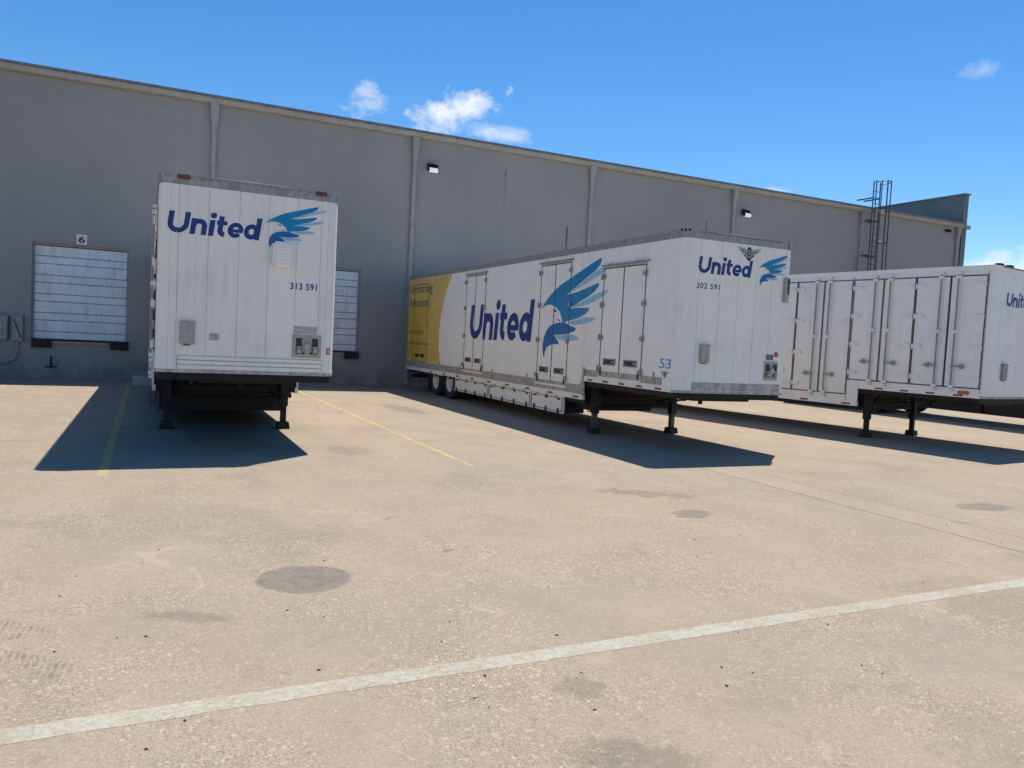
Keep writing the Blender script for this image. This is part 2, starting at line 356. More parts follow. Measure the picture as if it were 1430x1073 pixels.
EAGLE = {'wing':[(-0.01,0.371),(0.048,0.429),(0.116,0.471),(0.2,0.516),(0.284,0.552),(0.4,0.587),(0.555,0.632),(0.703,0.677),(0.848,0.716),(0.855,0.7),(0.839,0.668),(0.771,0.626),(0.684,0.594),(0.581,0.552),(0.49,0.516),(0.426,0.49),(0.387,0.474),(0.539,0.49),(0.694,0.519),(0.781,0.535),(0.835,0.545),(0.832,0.523),(0.784,0.487),(0.7,0.452),(0.594,0.423),(0.519,0.397),(0.471,0.384),(0.439,0.374),(0.584,0.377),(0.723,0.374),(0.716,0.355),(0.668,0.329),(0.594,0.306),(0.497,0.29),(0.432,0.284),(0.394,0.277),(0.368,0.265),(0.342,0.274),(0.329,0.306),(0.31,0.335),(0.271,0.365),(0.226,0.39),(0.161,0.406),(0.106,0.41),(0.052,0.4),(0.006,0.377)],
'pale1':[(0.481,0.51),(0.581,0.545),(0.684,0.584),(0.784,0.626),(0.897,0.655),(1.003,0.674),(0.981,0.652),(0.9,0.619),(0.803,0.587),(0.687,0.555),(0.552,0.516),(0.474,0.497)],
'pale2':[(0.51,0.394),(0.61,0.419),(0.716,0.445),(0.816,0.471),(0.968,0.497),(0.932,0.465),(0.848,0.432),(0.735,0.406),(0.613,0.387),(0.487,0.377)],
'pale3':[(0.435,0.277),(0.561,0.29),(0.671,0.31),(0.819,0.303),(0.777,0.281),(0.674,0.261),(0.568,0.255),(0.471,0.255)],
'breast':[(0.342,0.271),(0.265,0.268),(0.197,0.258),(0.145,0.242),(0.094,0.206),(0.061,0.161),(0.045,0.11),(0.045,0.058),(0.058,0.026),(0.077,-0.003),(0.084,0.035),(0.11,0.074),(0.161,0.097),(0.232,0.106),(0.31,0.11),(0.281,0.135),(0.242,0.161),(0.21,0.177),(0.345,0.181),(0.445,0.19),(0.523,0.206),(0.552,0.223),(0.519,0.239),(0.455,0.248),(0.403,0.265)],
'pale4':[(0.219,0.174),(0.345,0.177),(0.461,0.187),(0.542,0.177),(0.6,0.158),(0.571,0.142),(0.484,0.139),(0.384,0.139),(0.287,0.145)],
'eye':[(0.187,0.374),(0.219,0.368),(0.248,0.361),(0.229,0.348),(0.203,0.355)],
'beak':[(0.232,0.3),(0.271,0.297),(0.3,0.287),(0.316,0.271),(0.3,0.277),(0.271,0.29)]}
def front_map(u0, z0):                              # print follows the rounded front corner
    def f(a, b, o):
        u = u0+a; c = TW-RR
        if u <= c: return (u, -o, z0+b)
        t_ = (u-c)/RR*.80; return (c+(RR+o)*math.sin(t_), RR-(RR+o)*math.cos(t_), z0+b)
    return f
TW, TT, RR = 2.6, 4.11, .16
def side_map(v0, z0): return lambda a, b, o: (-o, v0-a, z0+b)
def wall_map(x0, y0, z0): return lambda a, b, o: (x0+a, y0-o, z0+b)
def put_united(root, fm, cap, off=.0035):
    mb = MB()
    for polys, l in word_united():
        for q in polys: mb.add([fm(x*cap, y*cap, off+l*.0012) for x, y in q], [tuple(range(len(q)))])
    return mb.build('company_lettering', 'navy_ink', root, recalc=False, smooth=False)
def put_eagle(root, fm, w, off=.0035, h=1.0):
    mb = MB()
    for k, mi, l in (('wing', 0, 1), ('breast', 1, 1), ('pale1', 2, 0), ('pale2', 2, 0), ('pale3', 2, 0), ('pale4', 2, 0), ('eye', 3, 2), ('beak', 3, 2)):
        q = EAGLE[k]; mb.add([fm(x*w, y*w*h, off+l*.0012) for x, y in q], [tuple(range(len(q)))], mi)
    return mb.build('eagle_emblem', ['blue_ink', 'deep_blue_ink', 'pale_blue_ink', 'navy_ink'], root, recalc=False, smooth=False)
def put_badge(root, fm, w, off=.0035):            # winged roundel, width w
    mb = MB(); q = lambda pts, l, mi: mb.add([fm(x*w, y*w, off+l*.001) for x, y in pts], [tuple(range(len(pts)))], mi)
    for s in (-1, 1):
        for k in range(4):
            y0 = .17-.075*k; x1 = .5-.085*k
            q([(s*.10, y0-.01), (s*.3*(x1/.5), y0+.035), (s*x1, y0+.045), (s*(x1-.07), y0-.015), (s*.10, y0-.06)], 0, 1 if k % 2 else 2)
    q(arc(0, .02, .155, .155, 0, 345, 23), 1, 1); q(arc(0, .02, .115, .115, 0, 345, 23), 2, 2); q(arc(0, .02, .085, .085, 0, 345, 23), 3, 0); q(arc(0, .02, .035, .035, 0, 330, 11), 4, 2)
    q([(-.10, .14), (.10, .14), (.05, .23), (-.05, .23)], 2, 0); q([(-.11, -.10), (.11, -.10), (.04, -.19), (-.04, -.19)], 2, 0)
    return mb.build('winged_badge', ['black_ink', 'grey_ink', 'silver_ink'], root, recalc=False, smooth=False)
def put_text(root, fm, body, height, mat, width=None, bold=0.0, shear=0.0, off=.0035, name='lettering', spacing=1.0):
    cu = bpy.data.curves.new('txt', 'FONT'); cu.body = body; cu.size = 1; cu.offset = bold; cu.shear = shear; cu.space_character = spacing; cu.resolution_u = 5
    ob = bpy.data.objects.new('txt', cu); C.objects.link(ob)
    bpy.context.view_layer.update(); dg = bpy.context.evaluated_depsgraph_get()
    me = bpy.data.meshes.new_from_object(ob.evaluated_get(dg)); bpy.data.objects.remove(ob)
    xs = [v.co.x for v in me.vertices]; ys = [v.co.y for v in me.vertices]
    x0, y0 = min(xs), min(ys); k = height/(max(ys)-y0); kx = k if width is None else width/(max(xs)-x0)
    for v in me.vertices: v.co = fm((v.co.x-x0)*kx, (v.co.y-y0)*k, off)
    me.materials.clear(); me.materials.append(M[mat]); me.name = name
    return link(name, me, root)
def put_rect(root, name, fm, x0, x1, y0, y1, mat, off=.004, t=.004):
    P = [fm(x0, y0, off), fm(x1, y0, off), fm(x1, y1, off), fm(x0, y1, off)]; Q = [fm(x0, y0, off-t), fm(x1, y0, off-t), fm(x1, y1, off-t), fm(x0, y1, off-t)]
    return MB().add(P+Q, [(0, 1, 2, 3), (0, 1, 5, 4), (1, 2, 6, 5), (2, 3, 7, 6), (3, 0, 4, 7)]).build(name, mat, root, smooth=False)

# ---------------------------------------------------------------- the setting
g = MB(); g.add([(-600, -600, -.035), (900, -600, -.035), (900, 900, -.035), (-600, 900, -.035)], [(0, 1, 2, 3)])
structure(g.build('ground', 'soil', smooth=False, recalc=False))
yard = structure(empty('concrete_yard', (0, 0, 0)))
for x0, x1, m in ((-70, 8.342, 'yard_concrete'), (8.358, 9.045, 'strip_concrete'), (9.055, 120, 'yard_concrete')):
    MB().box(x0, x1, -60, 140, -.03, 0).build('slab', m, yard, smooth=False)
def line(name, x0, x1, y0, y1, mat, label, skew=0.0, wob=.007, group=None, z=.0014):
    n = 420; along_x = (x1-x0) > (y1-y0); vs = []; fs = []
    for i in range(n+1):
        f = i/n; a = random.uniform(-wob, wob); b = random.uniform(-wob, wob)
        if along_x: x = x0+(x1-x0)*f; vs += [(x, y0+skew*f+a, z), (x, y1+skew*f+b, z)]
        else: y = y0+(y1-y0)*f; vs += [(x0+skew*f+a, y, z), (x1+skew*f+b, y, z)]
    fs = [(2*i, 2*i+2, 2*i+3, 2*i+1) for i in range(n)]
    o = MB().add(vs, fs).build(name, mat, smooth=False, recalc=False); structure(o); return o
line('white_line_marking', -8, 30, 3.87, 4.025, 'line_white', '', skew=.72)
line('yellow_line_marking', -.50, -.38, 10.75, 28.3, 'line_yellow', '', skew=.03)
line('yellow_line_marking', 4.51, 4.60, 10.80, 28.3, 'line_yellow', '', skew=-.15)
line('yellow_line_marking', -3.52, -3.40, 10.75, 28.3, 'line_yellow_faint', '', skew=0)

# ---------------------------------------------------------------- warehouse
YW = 28.54
wh = tag(empty('warehouse', (0, YW, 0)), 'long grey painted warehouse with beige gutter, downpipes and dock doors', 'building')
def at(o): o.location = (0, -YW, 0); return o        # parts are written in yard coordinates
DOORS = [(-3.23, -.51), (4.42, 7.15)]; DZ0, DZ1 = 1.22, 4.27
edges = [-36, -28.6, -20.9, -13.2, -5.5, 1.95, 9.0, 16.7, 24.3, 32.55, 40.18]
at(MB().box(-35.9, 40.15, YW+.42, YW+.6, 0, 9.4).build('backing_wall', 'dark_core', wh))
for a, b in zip(edges, edges[1:]):
    mb = MB(); x0, x1 = a+.008, b-.008; y0, y1 = YW, YW+.3; dd = [d for d in DOORS if a < d[0] and d[1] < b]
    if dd:
        d0, d1 = dd[0]
        mb.box(x0, d0, y0, y1, -.02, 9.36).box(d1, x1, y0, y1, -.02, 9.36).box(d0, d1, y0, y1, DZ1, 9.36).box(d0, d1, y0, y1, -.02, DZ0)
    else: mb.box(x0, x1, y0, y1, -.02, 9.36)
    at(mb.build('wall_panel', 'wall_paint', wh, smooth=False))
at(MB().xprism([(YW-.005, 9.34), (YW-.13, 9.34), (YW-.18, 9.37), (YW-.21, 9.43), (YW-.21, 9.53), (YW-.19, 9.53), (YW-.005, 9.53)], -36, 40.3).build('gutter', 'trim_paint', wh))
at(MB().xprism([(YW-.27, 9.535), (YW-.27, 9.60), (YW+40, 10.1), (YW+40, 10.0), (YW+.2, 9.535)], -36, 40.19).build('roof', 'flashing', wh))
at(MB().xprism([(YW-.06, 0), (YW-.06, 11.15), (YW+60, 11.15), (YW+60, 0)], 40.20, 40.55).build('end_wall', 'parapet_metal', wh))
at(MB().xprism([(YW-.12, 11.155), (YW-.12, 11.24), (YW+60, 11.24), (YW+60, 11.155)], 40.14, 40.62).build('parapet_cap', 'flashing', wh))
at(MB().box(40.24, 40.62, YW-.25, YW-.065, 9.3, 9.5).build('gutter_end', 'trim_paint', wh))
def downspout(x):
    mb = MB(); sec = [(9.36, .14, YW-.205, YW-.06), (9.02, .125, YW-.20, YW-.05), (8.62, .085, YW-.14, YW-.012), (8.45, .075, YW-.12, YW-.01), (.3, .075, YW-.12, YW-.01), (.08, .075, YW-.24, YW-.10)]
    vs = []
    for z, w, a, b in sec: vs += [(x-w, a, z), (x+w, a, z), (x+w, b, z), (x-w, b, z)]
    fs = [(4*i+j, 4*i+(j+1) % 4, 4*i+4+(j+1) % 4, 4*i+4+j) for i in range(len(sec)-1) for j in range(4)] + [(0, 1, 2, 3), tuple(4*(len(sec)-1)+j for j in range(4))]
    o = at(mb.add(vs, fs).build('downspout', 'trim_paint', wh, bevel=.008))
    for z in (7.6, 5.2, 2.6):
        MB().box(x-.095, x+.095, YW-.128, YW-.004, z, z+.05).build('strap', 'trim_paint', o)
for x in edges[1:-1]: downspout(x)
downspout(39.85)
for d0, d1 in DOORS:                                     # sectional dock doors, each board its own piece
    mb = MB().box(d0+.0, d0+.05, YW+.09, YW+.24, DZ0+.002, DZ1-.002).box(d1-.05, d1, YW+.09, YW+.24, DZ0+.002, DZ1-.002).box(d0+.052, d1-.052, YW+.09, YW+.24, DZ1-.07, DZ1-.002)
    fr = at(mb.build('door_frame', 'trim_paint', wh, smooth=False))
    dr = at(MB().box(d0+.052, d1-.052, YW+.19, YW+.22, DZ0+.01, DZ1-.08).build('dock_door', 'dark_core', wh, smooth=False))
    z = DZ0+.02; k = 0
    while z < DZ1-.12:
        h = .24 if k % 2 == 0 else .355; z1 = min(z+h, DZ1-.085)
        zm = []
        mb = MB(); yb = YW+.185
        mb.xprism([(yb, z+.004), (yb-.032, z+.012), (yb-.04, z+.03), (yb-.04, z1-.03), (yb-.032, z1-.012), (yb, z1-.004)], d0+.06, d1-.06)
        if h > .3:
            mb.box(d0+.06, d1-.06, yb-.0405-.004, yb-.0405, z+.12, z+.135).box(d0+.06, d1-.06, yb-.0405-.004, yb-.0405, z+.22, z+.235)
        mb.build('door_board', 'door_paint', dr, smooth=False); z = z1; k += 1
    at(MB().box(d0+.56, d1-.5, YW-.05, YW-.004, 1.10, 1.19).build('dock_lip', 'dock_tan', wh, bevel=.01))
    at(MB().box(d0+.1, d1-.1, YW-.03, YW-.003, 1.193, 1.235).build('dock_sill', 'black_steel', wh, smooth=False))
    for a, b in ((d0+.02, d0+.57), (d1-.50, d1+.03)):
        bp = at(MB().box(a, b, YW-.02, YW-.002, .97, 1.25).build('dock_bumper', 'black_rubber', wh, smooth=False))
        n = 6
        for i in range(n): MB().box(a+.01+(b-a-.02)*i/n, a+.006+(b-a-.02)*(i+1)/n-.004, YW-.14-random.uniform(0, .02), YW-.022, .975, 1.245).build('rubber_pad', 'black_rubber', bp, bevel=.008)

sg = tag(MB().box(-2.03, -1.73, YW-.02, YW-.003, 4.29, 4.61).build('number_sign', 'sign_white', bevel=.004), 'small white sign with a maroon 6 above dock door', 'sign')
put_text(sg, wall_map(-1.975, YW-.02, 4.345), '6', .21, 'maroon_ink', .19, .025, name='numeral')
# wall flood lamps
def flood(x, z, label):
    o = empty('wall_lamp', (x, YW, z))
    MB().box(-.08, .08, -.06, -.002, -.08, .08).build('mounting_plate', 'black_steel', o, bevel=.01)
    b = MB().xprism([(-.06, .12), (-.10, -.11), (-.30, -.17), (-.34, -.11), (-.22, .13), (-.12, .16)], -.19, .19).build('lamp_housing', 'black_steel', o, bevel=.012)
    MB().xprism([(-.135, -.135), (-.285, -.180), (-.348, -.125), (-.300, -.03), (-.305, -.025), (-.362, -.128), (-.292, -.195), (-.13, -.145)], -.165, .165).build('lens', 'lamp_lens', o, smooth=False)
    return tag(o, label, 'lamp', 'flood lamps on the warehouse wall')
flood(9.68, 8.30, 'black flood lamp with bright lens above the yellow-ended trailer, beside a downpipe')
flood(24.95, 8.38, 'small black flood lamp with bright lens above the winged-badge trailer front')
cm = empty('security_camera', (38.95, YW, 9.1)); MB().box(-.06, .06, -.05, -.002, -.05, .05).build('bracket', 'black_steel', cm, bevel=.01); MB().tube((0, -.05, 0), (-.05, -.33, -.08), .075, 10).build('camera_body', 'black_steel', cm)
tag(cm, 'small dark camera under the gutter near the end of warehouse', 'camera')
# electrical boxes left of the dock door
for x0, x1, z0, z1, d, lab, hx in ((-4.36, -3.82, 1.17, 1.93, .22, 'grey electrical cabinet on wall at the far side of switch box', -4.3), (-3.73, -3.42, 1.14, 1.95, .16, 'narrow grey switch box with diagonal handle beside dock door', -3.5)):
    o = empty('electrical_box', (0, 0, 0)); o.location = (x0, YW, z0); w, h = x1-x0, z1-z0
    MB().box(0, w, -d, -.002, 0, h).build('cabinet', 'box_grey', o, bevel=.012)
    MB().box(.025, w-.025, -d-.014, -d+.004, .025, h-.025).build('lid', 'box_grey', o, bevel=.006)
    if hx == -3.5:
        MB().tube((.05, -d-.03, h-.1), (w-.05, -d-.03, .12), .012, 6).build('handle', 'black_steel', o)
    else: MB().box(.2, .36, -d-.022, -d-.014, .35, .5).build('data_plate', 'sign_white', o)
    tag(o, lab, 'electrical box')
cdt = MB(); cdt.path([(-3.58, YW-.07, 1.14), (-3.58, YW-.07, .75), (-3.66, YW-.07, .58), (-3.9, YW-.07, .45), (-4.3, YW-.07, .38), (-5.4, YW-.07, .36)], .03, 8)
tag(cdt.build('conduit_pipe', 'box_grey'), 'bent grey conduit running down from the switch box', 'pipe')
hb = empty('hose_tap', (-2.66, YW, .42)); MB().tube((0, -.002, .05), (0, -.14, .05), .025, 8).build('pipe_stub', 'black_steel', hb); MB().tube((0, -.12, .28), (0, -.12, -.08), .028, 8).build('valve_body', 'black_steel', hb)
MB().box(-.16, .16, -.14, -.10, -.07, -.03).build('handle', 'black_steel', hb, bevel=.006); tag(hb, 'dark water tap low on wall under the dock door', 'tap')
tag(MB().box(-.3, .28, 25.75, 26.35, .0, .30).build('concrete_block', 'block_concrete', bevel=.03), 'pale concrete block on the ground beside rear of the numbered 313 trailer', 'block')
# caged roof ladder
ld = empty('roof_ladder', (32.83, YW-.58, 0))
for s in (-1, 1):
    MB().box(s*.23-.03, s*.23+.03, -.012, .012, 2.6, 10.78).build('side_rail', 'ladder_steel', ld)
    for z in (9.95, 8.85, 7.1, 5.0, 3.0): MB().box(s*.23-.025, s*.23+.025, .014, .575 if z < 9.5 else .95, z, z+.06).build('standoff', 'ladder_steel', ld)
z = 2.8
while z < 10.6:
    MB().tube((-.2, 0, z), (.2, 0, z), .014, 6).build('rung', 'ladder_steel', ld); z += .3
hoop = [(-.23, 0)] + [(.37*math.cos(R(200+i*14)), -.33+.37*math.sin(R(200+i*14))) for i in range(11)] + [(.23, 0)]
hoop = [(-.25, -.014), (-.37, -.25)] + [(.38*math.cos(R(180+i*15)), -.30+.42*math.sin(R(180+i*15))) for i in range(13)] + [(.37, -.25), (.25, -.014)]
for z in (10.7, 9.25, 7.75, 6.25, 4.8):
    mb = MB()
    for a, b in zip(hoop, hoop[1:]):
        if (Vector(a)-Vector(b)).length > 1e-4: mb.tube((*a, z), (*b, z), .022, 6)
    mb.build('cage_hoop', 'ladder_steel', ld)
for a in (180, 216, 252, 288, 324, 360):
    x, y = .40*math.cos(R(a)), -.30+.44*math.sin(R(a)); MB().box(x-.018, x+.018, y-.018, y+.018, 4.6, 10.75).build('cage_bar', 'ladder_steel', ld)
tag(ld, 'dark steel caged ladder rising over the gutter of the warehouse', 'ladder')

# ---------------------------------------------------------------- trailers
def left(v0, v1): return [(0, v1, -1, 0), (0, v0, -1, 0)]
def right(v0, v1): return [(TW, v0, 1, 0), (TW, v1, 1, 0)]
def front(u0, u1): return [(u0, 0, 0, -1), (u1, 0, 0, -1)]
def arcl(n=8): return [(RR+RR*math.cos(R(180+90*i/n)), RR+RR*math.sin(R(180+90*i/n)), math.cos(R(180+90*i/n)), math.sin(R(180+90*i/n))) for i in range(n+1)]
def arcr(n=8): return [(TW-RR+RR*math.cos(R(270+90*i/n)), RR+RR*math.sin(R(270+90*i/n)), math.cos(R(270+90*i/n)), math.sin(R(270+90*i/n))) for i in range(n+1)]
WHEEL = {}
def wheel(root, u, v, flip):
    if not WHEEL:
        prof = [(.05, .285), (.015, .31), (0, .36), (0, .43), (.03, .485), (.075, .505), (.125, .507), (.130, .495), (.15, .495), (.155, .507), (.205, .505), (.25, .485), (.28, .43), (.28, .36), (.265, .31), (.23, .285)]
        WHEEL['tyre'] = MB().lathe_x(prof, 32).mesh('tyre', ['black_rubber'])
        rim = [(.23, .29), (.03, .292), (.02, .275), (.045, .262), (.10, .245), (.135, .20), (.135, .135), (.10, .125), (.035, .115), (.03, .09), (.0, .085), (-.005, 0.001)]
        mb = MB().lathe_x(rim, 32)
        for i in range(10):
            a = 2*PI*i/10; mb.tube((.135, .168*math.cos(a), .168*math.sin(a)), (.105, .168*math.cos(a), .168*math.sin(a)), .016, 6)
        WHEEL['rim'] = mb.mesh('rim', ['wheel_white'])
    w = empty('wheel', (u, v, .505)); w.parent = root; w.rotation_euler = (0, 0, PI if flip else 0)
    link('tyre', WHEEL['tyre'], w); link('rim', WHEEL['rim'], w)
def hinge(parent, v, z, w=.16, h=.075, d=.035, mat='white_paint_clean', dv=0):
    mb = MB().box(-d, -.001, v-w/2, v+w/2, z-h/2, z+h/2)
    mb.tube((-d-.008, v+dv, z-h*.75), (-d-.008, v+dv, z+h*.75), .018, 8)
    for k in (-1, 1): mb.box(-d-.010, -d+.002, v+k*w*.36-.012, v+k*w*.36+.012, z-.014, z+.014)
    return mb.build('hinge', mat, parent, bevel=.003)
def seal(parent, v0, v1, z0, z1, w=.022, mat='seal_rubber', d=.008, sides='lrtb'):
    mb = MB()
    if 'l' in sides: mb.box(-d, -.002, v1-w/2, v1+w/2, z0, z1)
    if 'r' in sides: mb.box(-d, -.002, v0-w/2, v0+w/2, z0, z1)
    if 't' in sides: mb.box(-d+.001, -.002, v0+w/2, v1-w/2, z1-w, z1)
    if 'b' in sides: mb.box(-d+.001, -.002, v0+w/2, v1-w/2, z0, z0+w)
    return mb.build('door_seal', mat, parent, smooth=False)
def latch_doors(root, v0, v1, z0, z1, white):
    vm = (v0+v1)/2; g = .005
    for k, (a, b) in enumerate(((v0, vm), (vm, v1))):
        d = MB().strip(left(a+g, b-g), z0, z1, -.03, 0).build('cargo_door', white, root, bevel=.004)
        seal(d, a+.012, b-.012, z0+.004, z1-.004, .018, sides='lrtb' if k else 'rtb')
        e = a+.03 if k == 0 else b-.03
        for z in (z0+.16, z0+(z1-z0)*.36, z0+(z1-z0)*.66, z1-.18): hinge(d, e, z, .11, .085, .03, 'aluminium', -.055 if k == 0 else .055)
        c = (a+b)/2
        MB().box(-.012, -.002, c-.24, c+.24, z0+.24, z0+.38).build('latch_plate', 'galvanised', d, bevel=.004)
        MB().box(-.022, -.013, c-.20, c+.20, z0+.265, z0+.285).box(-.022, -.013, c-.20, c+.20, z0+.335, z0+.355).box(-.03, -.013, c-.08, c+.16, z0+.295, z0+.325).build('latch_handle', 'black_steel', d, smooth=False)
        MB().tube((-.02, e+(.05 if k == 0 else -.05), z0+.02), (-.02, e+(.05 if k == 0 else -.05), z0+.14), .016, 6).build('door_stop', 'black_steel', d)
    MB().box(-.045, -.002, v0-.10, v1+.06, z1+.035, z1+.065).build('drip_rail', 'aluminium', root, smooth=False)
    MB().box(-.014, -.002, v0-.02, v1+.02, z1+.004, z1+.03).build('door_header', 'seam_grey', root, smooth=False)
    MB().box(-.030, -.002, v0-.02, v1+.02, z0-.055, z0-.008).build('door_threshold', white, root, bevel=.006)
def rod_doors(root, v0, v1, z0, z1, white, rust):
    vm = (v0+v1)/2; g = .006
    for k, (a, b) in enumerate(((v0, vm), (vm, v1))):
        d = MB().strip(left(a+g, b-g), z0, z1, -.03, 0).build('cargo_door', white, root, bevel=.004)
        seal(d, a+.016 if k == 0 else a+.009, b-.009 if k == 0 else b-.016, z0+.004, z1-.004, .027 if rust != 'seal_rubber' else .023, rust)
        e = a if k == 0 else b; s = 1 if k == 0 else -1
        for i in range(4): hinge(d, e+s*.125, z0+.2+(z1-z0-.42)*i/3, .21, .085, .04, white, -s*.095)
        r = vm-.19 if k == 0 else vm+.19
        MB().tube((-.062, r, z0-.05), (-.062, r, z1+.06), .019, 8).build('lock_rod', 'galvanised', d)
        for z in (z0+.02, z0+(z1-z0)*.5, z1-.04): MB().box(-.085, -.001, r-.05, r+.05, z-.035, z+.035).build('rod_guide', white, d, bevel=.004)
        for z in (z0-.05, z1+.05): MB().box(-.08, -.013, r-.045, r+.045, z-.03, z+.02).build('rod_keeper', white, d, bevel=.004)
        hz = z0+.48; h2 = r+s*(-.0)
        mb = MB().box(-.085, -.068, r-.03, r+.27, hz-.018, hz+.018) if k else MB().box(-.085, -.068, r-.27, r+.03, hz-.018, hz+.018)
        c = r+.19 if k else r-.19
        mb.box(-.075, -.001, c-.03, c+.03, hz-.05, hz+.05)
        mb.build('lock_handle', 'galvanised', d, bevel=.004)
def sheet_panels(root, cuts, zf, zd, step, top, white):
    for a, b in zip(cuts, cuts[1:]):
        zb = zf if b <= step+.001 else zd
        MB().strip(left(a+.002, b-.002), zb, top, -.03, 0).build('side_panel', white, root, bevel=.003)
def trailer(x, y, a, L, label, white, zf=1.19, zd=.76, step=3.36, seams=(.36, .84, 1.27, 1.69, 2.09), rail='aluminium', style='', band='aluminium_dull', railh=.15, low=None):
    rt_ = empty('moving_trailer', (x, y, 0), -a)
    tag(rt_, label, 'trailer', 'moving trailers parked at the warehouse')
    P = rt_; low = low or white
    # inner box
    i = .014
    n = 8; pl = [(i, step)] + [(RR+(RR-i)*math.cos(R(180+90*k/n)), RR+(RR-i)*math.sin(R(180+90*k/n))) for k in range(n+1)] + [(TW-RR+(RR-i)*math.cos(R(270+90*k/n)), RR+(RR-i)*math.sin(R(270+90*k/n))) for k in range(n+1)] + [(TW-i, step)]
    MB().prism(pl, zf+.01, TT-.05).box(i, TW-i, step+.002, L, zd+.01, TT-.05).build('inner_box', 'seam_grey', P, smooth=False)
    top = TT-railh
    # front panels and rounded corners
    cuts = [RR] + list(seams) + [TW-RR]
    MB().strip(arcl(), zf, top, -.03, 0).build('corner_panel', white, P); MB().strip(arcr(), zf, top, -.03, 0).build('corner_panel', white, P)
    for c0, c1 in zip(cuts, cuts[1:]): MB().strip(front(c0+.0016, c1-.0016), zf, top, -.03, 0).build('front_panel', white, P, bevel=.003)
    mb = MB()
    for c in list(seams):
        zz = zf+.28
        while zz < top-.05:
            mb.box(c-.03, c-.018, -.004, -.0005, zz-.006, zz+.006); zz += .075
    o = mb.build('rivets', white, P, smooth=False); o['kind'] = 'stuff'
    # right side
    v = RR
    while v < L-.01:
        b = min(v+1.22, L)
        for a0, b0 in (((v, b),) if not (v < step < b) else ((v, step), (step, b))):
            MB().strip(right(a0+.0035, b0-.0035), zf if b0 <= step else zd, top, -.03, 0).build('side_panel', white, P)
        v = b
    # roof and rails
    mb = MB(); nn = 6; pr = [(u, TT-.02+.035*math.sin(PI*u/TW)) for u in [TW*k/nn for k in range(nn+1)]]
    vs = []
    for vv in (.05, L-.02): vs += [(.03+(TW-.06)*u/TW, vv, z) for u, z in pr] + [(.03+(TW-.06)*u/TW, vv, z-.03) for u, z in pr]
    k = nn+1; fs = []
    for j in range(nn): fs += [(j, j+1, 2*k+j+1, 2*k+j), (k+j+1, k+j, 3*k+j, 3*k+j+1), (j, k+j, k+j+1, j+1), (2*k+j, 2*k+j+1, 3*k+j+1, 3*k+j)]
    fs += [(0, 2*k, 3*k, k), (nn, k+nn, 3*k+nn, 2*k+nn)]
    mb.add(vs, fs).build('roof', 'white_paint_clean', P)
    for pts, nm in ((left(RR, L), 'side_top_rail'), (right(RR, L), 'side_top_rail'), (arcl() + arcr(), 'front_top_rail')):
        o = MB().strip(pts, top+.002, TT-.012, -.05, .010).build(nm, rail, P)
        MB().strip(pts, TT-.045, TT-.008, .011, .018).build('rail_lip', rail, o)
        if nm == 'front_top_rail':
            mb = MB(); u = .34
            while u < TW-.3: mb.box(u-.011, u+.011, -.030, -.019, TT-.042, TT-.010); u += .055
            q = mb.build('rail_rivets', 'galvanised', o); q['kind'] = 'stuff'
    # bottom rails
    for fn in (left, right):
        o = MB().strip(fn(RR, step-.06), zf-.05, zf+.06, -.05, .012).build('bottom_rail', low, P, bevel=.004)
        vv = .45
        while vv < step-.3:
            q = fn(vv, vv+.20); MB().strip(q, zf-.030, zf+.010, .0125, .015).build('reflector', 'red_tape', o, smooth=False); vv += .62
        o = MB().strip(fn(step-.06, L-.02), zd-.04, zd+.075, -.05, .012).build('bottom_rail', low, P, bevel=.004)
        vv = step+.12
        while vv < L-.4:
            q = fn(vv, vv+.24); MB().strip(q, zd-.015, zd+.03, .0125, .015).build('reflector', 'red_tape', o, smooth=False); vv += 1.22
        if style == 'latch':
            MB().strip(fn(.46, step-.10), zf+.064, zf+.205, -.02, .009).build('rub_rail', 'aluminium_dull', P, bevel=.004)
            MB().strip(fn(step+.02, L-.05), zd+.08, zd+.285, -.02, .009).build('rub_rail', 'aluminium_dull', P, bevel=.004)
            MB().strip(fn(step-.09, step+.015), zd+.05, zf+.25, -.02, .016).build('step_post', 'aluminium_dull', P, bevel=.006)
        else:
            MB().strip(fn(step-.055, step+.03), zd+.08, zf+.03, -.02, .014).build('step_post', white, P, bevel=.004)
    MB().box(.02, TW-.02, step-.03, step-.002, zd-.03, zf-.004).build('bulkhead', 'black_steel', P, smooth=False)
    # front lower band
    if band == 'planks':
        MB().strip(front(.29, TW-.19), zf+.01, zf+.215, -.005, .0015).build('rail_backing', 'aluminium_dull', P, smooth=False)
        for kz in range(3): MB().strip(front(.30, TW-.2), zf+.015+kz*.068, zf+.070+kz*.068, -.01, .012+.002*kz).build('rub_rail', white, P, bevel=.005)
    elif band:
        MB().strip(front(.33, TW-.10-RR+.12), zf+.012, zf+.16, -.01, .008).build('rub_rail', band, P, bevel=.004)
    MB().strip(arcl() + arcr(), zf-.045, zf+.004, -.05, .006).build('front_sill', 'aluminium_dull', P)
    # underside
    MB().box(.04, TW-.04, .12, step-.04, zf-.16, zf-.052).box(.62, 1.98, .3, 1.9, zf-.21, zf-.163).build('coupler_plate', 'black_steel', P, smooth=False)
    MB().tube((1.3, .92, zf-.32), (1.3, .92, zf-.2), .045, 10).build('king_pin', 'black_steel', P)
    MB().box(.10, TW-.10, step+.01, L-.05, zd-.14, zd-.045).build('floor_frame', 'black_steel', P, smooth=False)
    lv = step-.20
